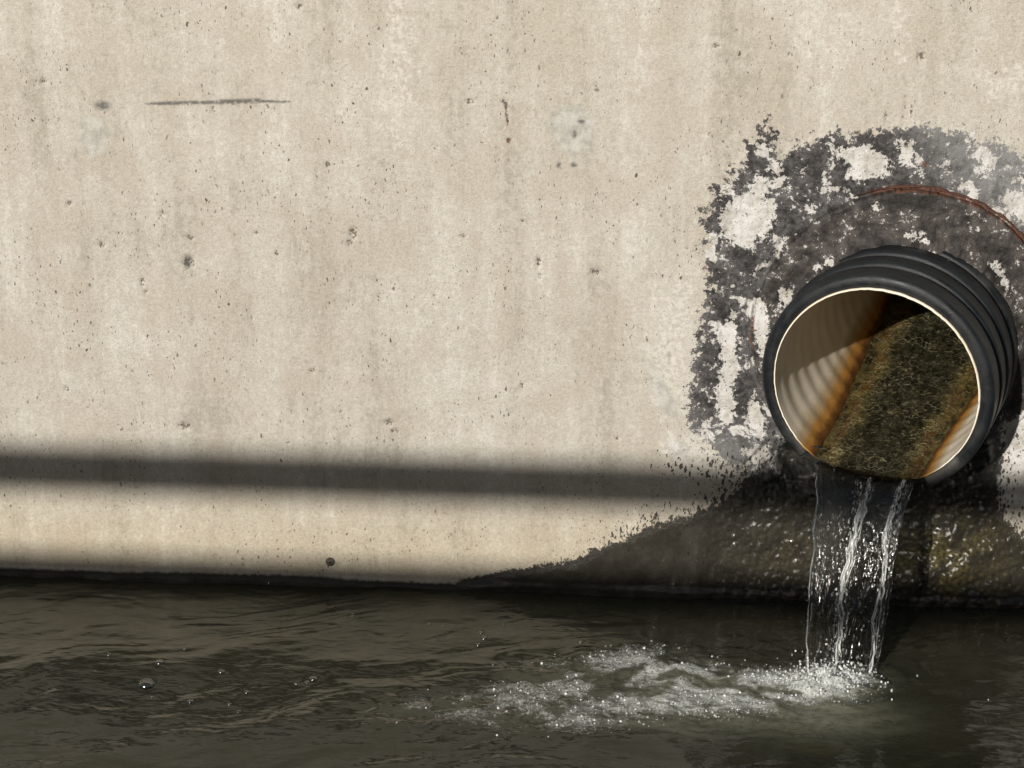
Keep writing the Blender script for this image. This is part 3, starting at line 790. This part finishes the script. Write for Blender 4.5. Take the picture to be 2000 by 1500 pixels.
# ropes of broken, aerated water riding on the sheet: bundles of thin twisted threads
rs = np.random.default_rng(23)
def rope(u_of_t, spread, count, r0, bright):
    VV, FF, CC = [], [], []; NS, K = 150, 6; off = 0
    for k in range(count):
        t0, t1 = rs.uniform(0, .35) if k > 1 else 0.0, rs.uniform(.55, 1.0) if k > 1 else 1.0
        tk = np.linspace(t0, t1, NS)
        ph, fq = rs.uniform(0, 6.28), rs.uniform(7, 15)
        sp = spread * (.45 + .8 * tk) * rs.uniform(.2, 1.0)
        uk = np.clip(u_of_t(tk) + sp * np.sin(ph + fq * tk) + .35 * spread * fbm(tk * 9, tk * 0 + k, 110 + k, 3), .004, .996)
        a_, b_ = tk * (NT - 1), uk * (NU - 1)
        i_, j_ = np.minimum(a_.astype(int), NT - 2), np.minimum(b_.astype(int), NU - 2); fa, fb = (a_ - i_)[:, None], (b_ - j_)[:, None]
        Pk = (Ff[i_, j_] * (1 - fa) + Ff[i_ + 1, j_] * fa) * (1 - fb) + (Ff[i_, j_ + 1] * (1 - fa) + Ff[i_ + 1, j_ + 1] * fa) * fb
        Pk = Pk + nd * (.001 + .003 * np.cos(ph + fq * tk))[:, None]
        lump = .55 + .9 * np.clip(fbm(tk * 26, tk * 0 + k, 130 + k, 3) + .25, 0, 1)
        rk_ = r0 * rs.uniform(.5, 1.2) * lump * np.sqrt(np.clip(np.minimum((tk - t0), (t1 - tk)) / .04 + .03, 0, 1))
        an = np.linspace(0, 2 * np.pi, K, endpoint=False)
        ring_ = Pk[:, None] + rk_[:, None, None] * (np.cos(an)[None, :, None] * np.array([1.25, -.3, 0]) + np.sin(an)[None, :, None] * nd)
        VV.append(ring_.reshape(-1, 3)); FF.append(grid_faces(NS, K, True) + off); off += NS * K
        cv = bright * np.clip(.10 + 1.5 * np.clip(fbm(tk * 20, tk * 0 + k, 150 + k, 4, .6) + .05, 0, 1), .03, .95)
        CC.append(np.repeat(cv, K))
    return mesh_obj('water_strand', np.concatenate(VV), np.concatenate(FF), M_FOAM, stream, True, {'cover': np.concatenate(CC)})
rope(lambda t: .56 + .05 * np.sin(t * 5) * (1 - t) - .15 * t, .060, 20, .0015, .85)
rope(lambda t: .90 - .04 * np.sin(t * 3.5), .042, 13, .0013, .75)
rope(lambda t: .015 + .01 * t, .014, 4, .0010, .32)

# ---- many small balls in one mesh
def ball(n1=8, n2=5, dome=False):
    vs = [(0, 0, 1)]; lat = np.linspace(0, math.pi * (.5 if dome else 1), n2 + 1)[1:(None if dome else -1)]
    for t in lat:
        for i in range(n1):
            a = 2 * math.pi * i / n1; vs.append((math.sin(t) * math.cos(a), math.sin(t) * math.sin(a), math.cos(t)))
    f = [(0, 1 + i, 1 + (i + 1) % n1) for i in range(n1)]
    for k in range(len(lat) - 1):
        for i in range(n1):
            a, b = 1 + k * n1 + i, 1 + k * n1 + (i + 1) % n1
            f += [(a, a + n1, b + n1), (a, b + n1, b)]
    if not dome:
        vs.append((0, 0, -1)); L = len(vs) - 1; o = 1 + (len(lat) - 1) * n1
        f += [(o + i, L, o + (i + 1) % n1) for i in range(n1)]
    return np.array(vs, float), np.array(f)
def balls(name, C, R, mat, parent=None, stretch=None, dome=False, n1=8, n2=5, cover=None):
    bv, bf = ball(n1, n2, dome); C = np.asarray(C); R = np.asarray(R)
    sc = np.ones((len(C), 3)) if stretch is None else stretch
    V = C[:, None] + bv[None] * (R[:, None] * sc)[:, None]
    Fc = bf[None] + (np.arange(len(C)) * len(bv))[:, None, None]
    return mesh_obj(name, V.reshape(-1, 3), Fc.reshape(-1, 3), mat, parent, True, None if cover is None else {'cover': np.repeat(cover, len(bv))})
rg = np.random.default_rng(11)
# drops and air carried down with the stream
n = 420
ti = rg.random(n) ** .6; ui = np.where(rg.random(n) < .62, np.clip(.47 - .04 * ti + rg.normal(size=n) * .05, 0, 1), np.where(rg.random(n) < .6, .9 + rg.normal(size=n) * .035, rg.random(n)))
ui = np.clip(ui, .0, 1)
Pi = Pm[(ti * (NT - 1)).astype(int), (ui * (NU - 1)).astype(int)] + nd * rg.normal(size=(n, 1)) * .006 + nd * .004
drops = balls('stream_drops', Pi, rg.uniform(.0006, .0021, n), M_FOAM, stream, np.stack([np.ones(n), np.ones(n), rg.uniform(1, 2.6, n)], 1), n1=7, n2=5, cover=.10 + .85 * rg.random(n) ** 3)
tag(drops, kind='stuff')

# ------------------------------------------------------------------ algae in the pipe, with pale cross threads standing in for ripple highlights
nf_, seg = 3000, 8
S0 = -rg.random(nf_) ** 1.25 * .85 + .006
U0 = np.clip(np.where(rg.random(nf_) < .45, np.sign(rg.random(nf_) - .45) * (.74 + rg.normal(size=nf_) * .10), rg.uniform(-.9, .9, nf_)), -.97, .97)
Lf = rg.uniform(.005, .017, nf_) * np.where(rg.random(nf_) < .15, 1.8, 1)
q = np.linspace(0, 1, seg)
along = (np.abs(np.abs(U0) - .76) < .14) & (rg.random(nf_) < .6)
hd = np.where(along, rg.normal(size=nf_) * .55, math.pi / 2 * np.sign(rg.random(nf_) - .5) + .35 + rg.normal(size=nf_) * .5)   # heading: 0 is downstream
cur = rg.normal(size=nf_) * 1.3
ha_ = hd[:, None] + cur[:, None] * (q[None] - .5) * 2 + .5 * np.sin(q[None] * 9 + rg.uniform(0, 6, (nf_, 1)))
stp = Lf[:, None] / (seg - 1)
sA = S0[:, None] + np.cumsum(np.cos(ha_) * stp, 1)
cxA = U0[:, None] * R_IN * np.sin(half_ang(S0))[:, None] + np.cumsum(np.sin(ha_) * stp, 1)
lim = R_IN * np.sin(half_ang(sA)) * .985; cxA = np.clip(cxA, -lim, lim); sA = np.minimum(sA, .022)
ovA = np.maximum(sA - .004, 0)
lvA = R_IN * np.cos(half_ang(sA))
ripA = .0042 * fbm(cxA * 34 + sA * 6, sA * 16, 81, 4, .55) + .0022 * fbm(cxA * 110, sA * 60, 83, 3)
UA = np.clip(cxA / (R_IN * np.sin(half_ang(sA))), -1, 1)
dropA = sstep(sA, -.035, .012) * (R_IN - lvA - .004) * .35 * (1 - UA ** 2)
downA = lvA - ripA + dropA - .0006 - .0012 * np.sin(q * math.pi)[None] * rg.random((nf_, 1)) + ovA * 1.1
def fil(cx, dn, s):
    lx = dn * m_dir[0] + cx * p_dir[0]; lz = dn * m_dir[1] + cx * p_dir[1]
    return MOUTH + s[..., None] * AX + lx[..., None] * PH + lz[..., None] * PV
wid = rg.uniform(.00025, .00055, nf_)[:, None] * (np.sin(q * math.pi * .9 + .15)[None])
c3 = fil(cxA, downA, sA)
side = np.stack([wid * p_dir[0], wid * 0, wid * p_dir[1]], -1)
lft = fil(cxA - wid, downA, sA); rgt = fil(cxA + wid, downA, sA); topv = fil(cxA, downA - wid * 1.2, sA)
V = np.stack([lft, topv, rgt], 2).reshape(-1, 3)      # filament, segment, 3 corners
ff_ = []
k = np.arange(seg - 1)[:, None]; c = np.arange(3)[None]
qd = np.stack([k * 3 + c, (k + 1) * 3 + c, (k + 1) * 3 + (c + 1) % 3, k * 3 + (c + 1) % 3], -1).reshape(-1, 4)
fc = (qd[None] + (np.arange(nf_) * seg * 3)[:, None, None]).reshape(-1, 4)
clp = sstep(fbm(U0 * 3, S0 * 22, 171, 3), -.35, .35)
gold = np.exp(-((np.abs(U0 + .02) - .66) / .13) ** 2)  # golden sparkle along the flow's edges, put into the thread tint
tint = np.repeat(np.clip(rg.random(nf_) ** 2.6 * (.35 + .75 * clp) + .95 * gold * (.3 + .7 * clp) * rg.random(nf_), 0, 1), seg * 3)
alg = mesh_obj('algae', V, fc, M_ALGAE, None, True, {'tint': tint})
tag(alg, 'olive green algae threads and painted ripple highlights in the shallow water inside the pipe', 'algae', kind='stuff')

# ------------------------------------------------------------------ foam and bubbles
lo, hi = PLUME.min(0), PLUME.max(0)
cand = rg.uniform(lo - .05, hi + .16, (150000, 2))
d = sdf(PLUME, cand[:, 0], cand[:, 1])
cl = fbm(cand[:, 0] * 14, cand[:, 1] * 20, 101, 4, .6)
tow = sstep(cand[:, 0], on_water(800, 1390)[0], on_water(1600, 1340)[0])
dens = sstep(d, -.045, .05) * sstep(cl + .36 * tow + .06, .0, .42) * (.30 + .70 * tow)
dhit = np.hypot((cand[:, 0] - HIT[0]) / 1.4, cand[:, 1] - HIT[1])
dens = np.maximum(dens, np.exp(-(dhit / .062) ** 2) * .95 * sstep(-cand[:, 0], -HIT[0] - .10, -HIT[0] - .04))
ok = rg.random(len(cand)) < dens * .24
cand, dhit = cand[ok], dhit[ok]; n = len(cand)
wzi = lambda x, y: wz[np.clip(np.searchsorted(wx, x), 0, len(wx) - 1), np.clip(np.searchsorted(wy, y), 0, len(wy) - 1)]
rad = .0006 + .0026 * rg.random(n) ** 5
zz = wzi(cand[:, 0], cand[:, 1]) + rg.random(n) * .030 * np.exp(-(dhit / .055) ** 2)
foam = balls('foam', np.stack([cand[:, 0], cand[:, 1], zz], 1), rad, M_FOAM, None, dome=False, n1=7, n2=4, cover=np.clip(.10 + .85 * rg.random(n) ** 6 + .25 * np.exp(-(dhit / .07) ** 2), 0, .95))  # a few opaque white balls stand in for sun sparkle on the foam
tag(foam, 'white foam and fine bubbles trailing from where the stream hits the canal', 'foam', kind='stuff')
# flying drops round the impact
n = 190
a = rg.uniform(0, 6.28, n); rr0 = np.abs(rg.normal(size=n)) * .055
P = np.stack([HIT[0] + rr0 * np.cos(a) * 1.5 - .02, HIT[1] + rr0 * np.sin(a), np.abs(rg.normal(size=n)) * .017 + .005], 1)
spray = balls('spray', P, rg.uniform(.0006, .0022, n), M_FOAM, None, np.stack([np.ones(n), np.ones(n), rg.uniform(1, 2.2, n)], 1), n1=8, n2=6, cover=.15 + .8 * rg.random(n) ** 2)
tag(spray, 'clear splash drops flying up where the stream strikes the water', 'spray', kind='stuff')

bub = ball(20, 8, True)
def bubble(u, v, r, label, group=None):
    c = on_water(u, v); z = wzi(c[0], c[1])
    o = mesh_obj('bubble', bub[0] * (r, r, r * .62), bub[1], M_BUBBLE)
    o.location = (c[0], c[1], z - .0006)
    return tag(o, label, 'bubble', group)
bubble(286, 1334, .0170, 'largest clear air bubble floating on the dark water at the left')
bubble(312, 1295, .0100, 'second largest clear bubble, just above the largest one on the water')
for u, v, r in ((432, 1309, .008), (213, 1281, .006), (372, 1366, .007), (482, 1346, .006), (354, 1336, .003), (414, 1352, .0035), (430, 1345, .003), (448, 1370, .005), (296, 1358, .004),
                (458, 1353, .004), (467, 1384, .005), (236, 1366, .003), (361, 1268, .004), (612, 1322, .009), (600, 1328, .006), (578, 1330, .004), (186, 1312, .003), (690, 1200, .005),
                (688, 1205, .004), (838, 1220, .005), (946, 1246, .007), (940, 1236, .006), (934, 1258, .006), (866, 1224, .005), (984, 1222, .004), (1134, 1256, .006), (1085, 1277, .005)):
    bubble(u, v, r, 'tiny clear bubble drifting on the dark water away from the foam', 'small bubbles drifting on the water')

# ------------------------------------------------------------------ railing on the near quay (behind the camera; it throws the dark band on the wall)
RAIL_Y = -5.62
def caster_z(zs): return zs - RAIL_Y * (-1) * 0 + (-RAIL_Y) * math.tan(SUN_EL) / math.cos(SUN_AZ)
z_top = caster_z(on_wall(600, 931)[2])
z_low = caster_z(.055)
rail = empty('quay_railing', (0, RAIL_Y, 1.45))
tag(rail, 'grey steel railing standing along the near quay', 'railing')
def tube_x(name, x0, x1, y, z, r, mat, parent, n=20):
    vs = [(x, y + r * math.cos(2 * math.pi * i / n), z + r * math.sin(2 * math.pi * i / n)) for x in (x0, x1) for i in range(n)]
    fs = [(i, (i + 1) % n, n + (i + 1) % n, n + i) for i in range(n)] + [tuple(range(n))[::-1], tuple(range(n, 2 * n))]
    return mesh_obj(name, vs, fs, mat, parent)
tube_x('handrail', -13.2, 13.2, RAIL_Y, z_top, .050, M_GALV, rail)
box('lower_board', (-13.2, RAIL_Y - .012, z_low - .09), (13.2, RAIL_Y + .012, z_low), M_GALV, rail, .003)
for k in range(-4, 5):
    x = k * 3.3 - .95
    box('post', (x - .025, RAIL_Y - .06, 1.44), (x + .025, RAIL_Y - .014, z_top - .02), M_GALV, rail, .004)
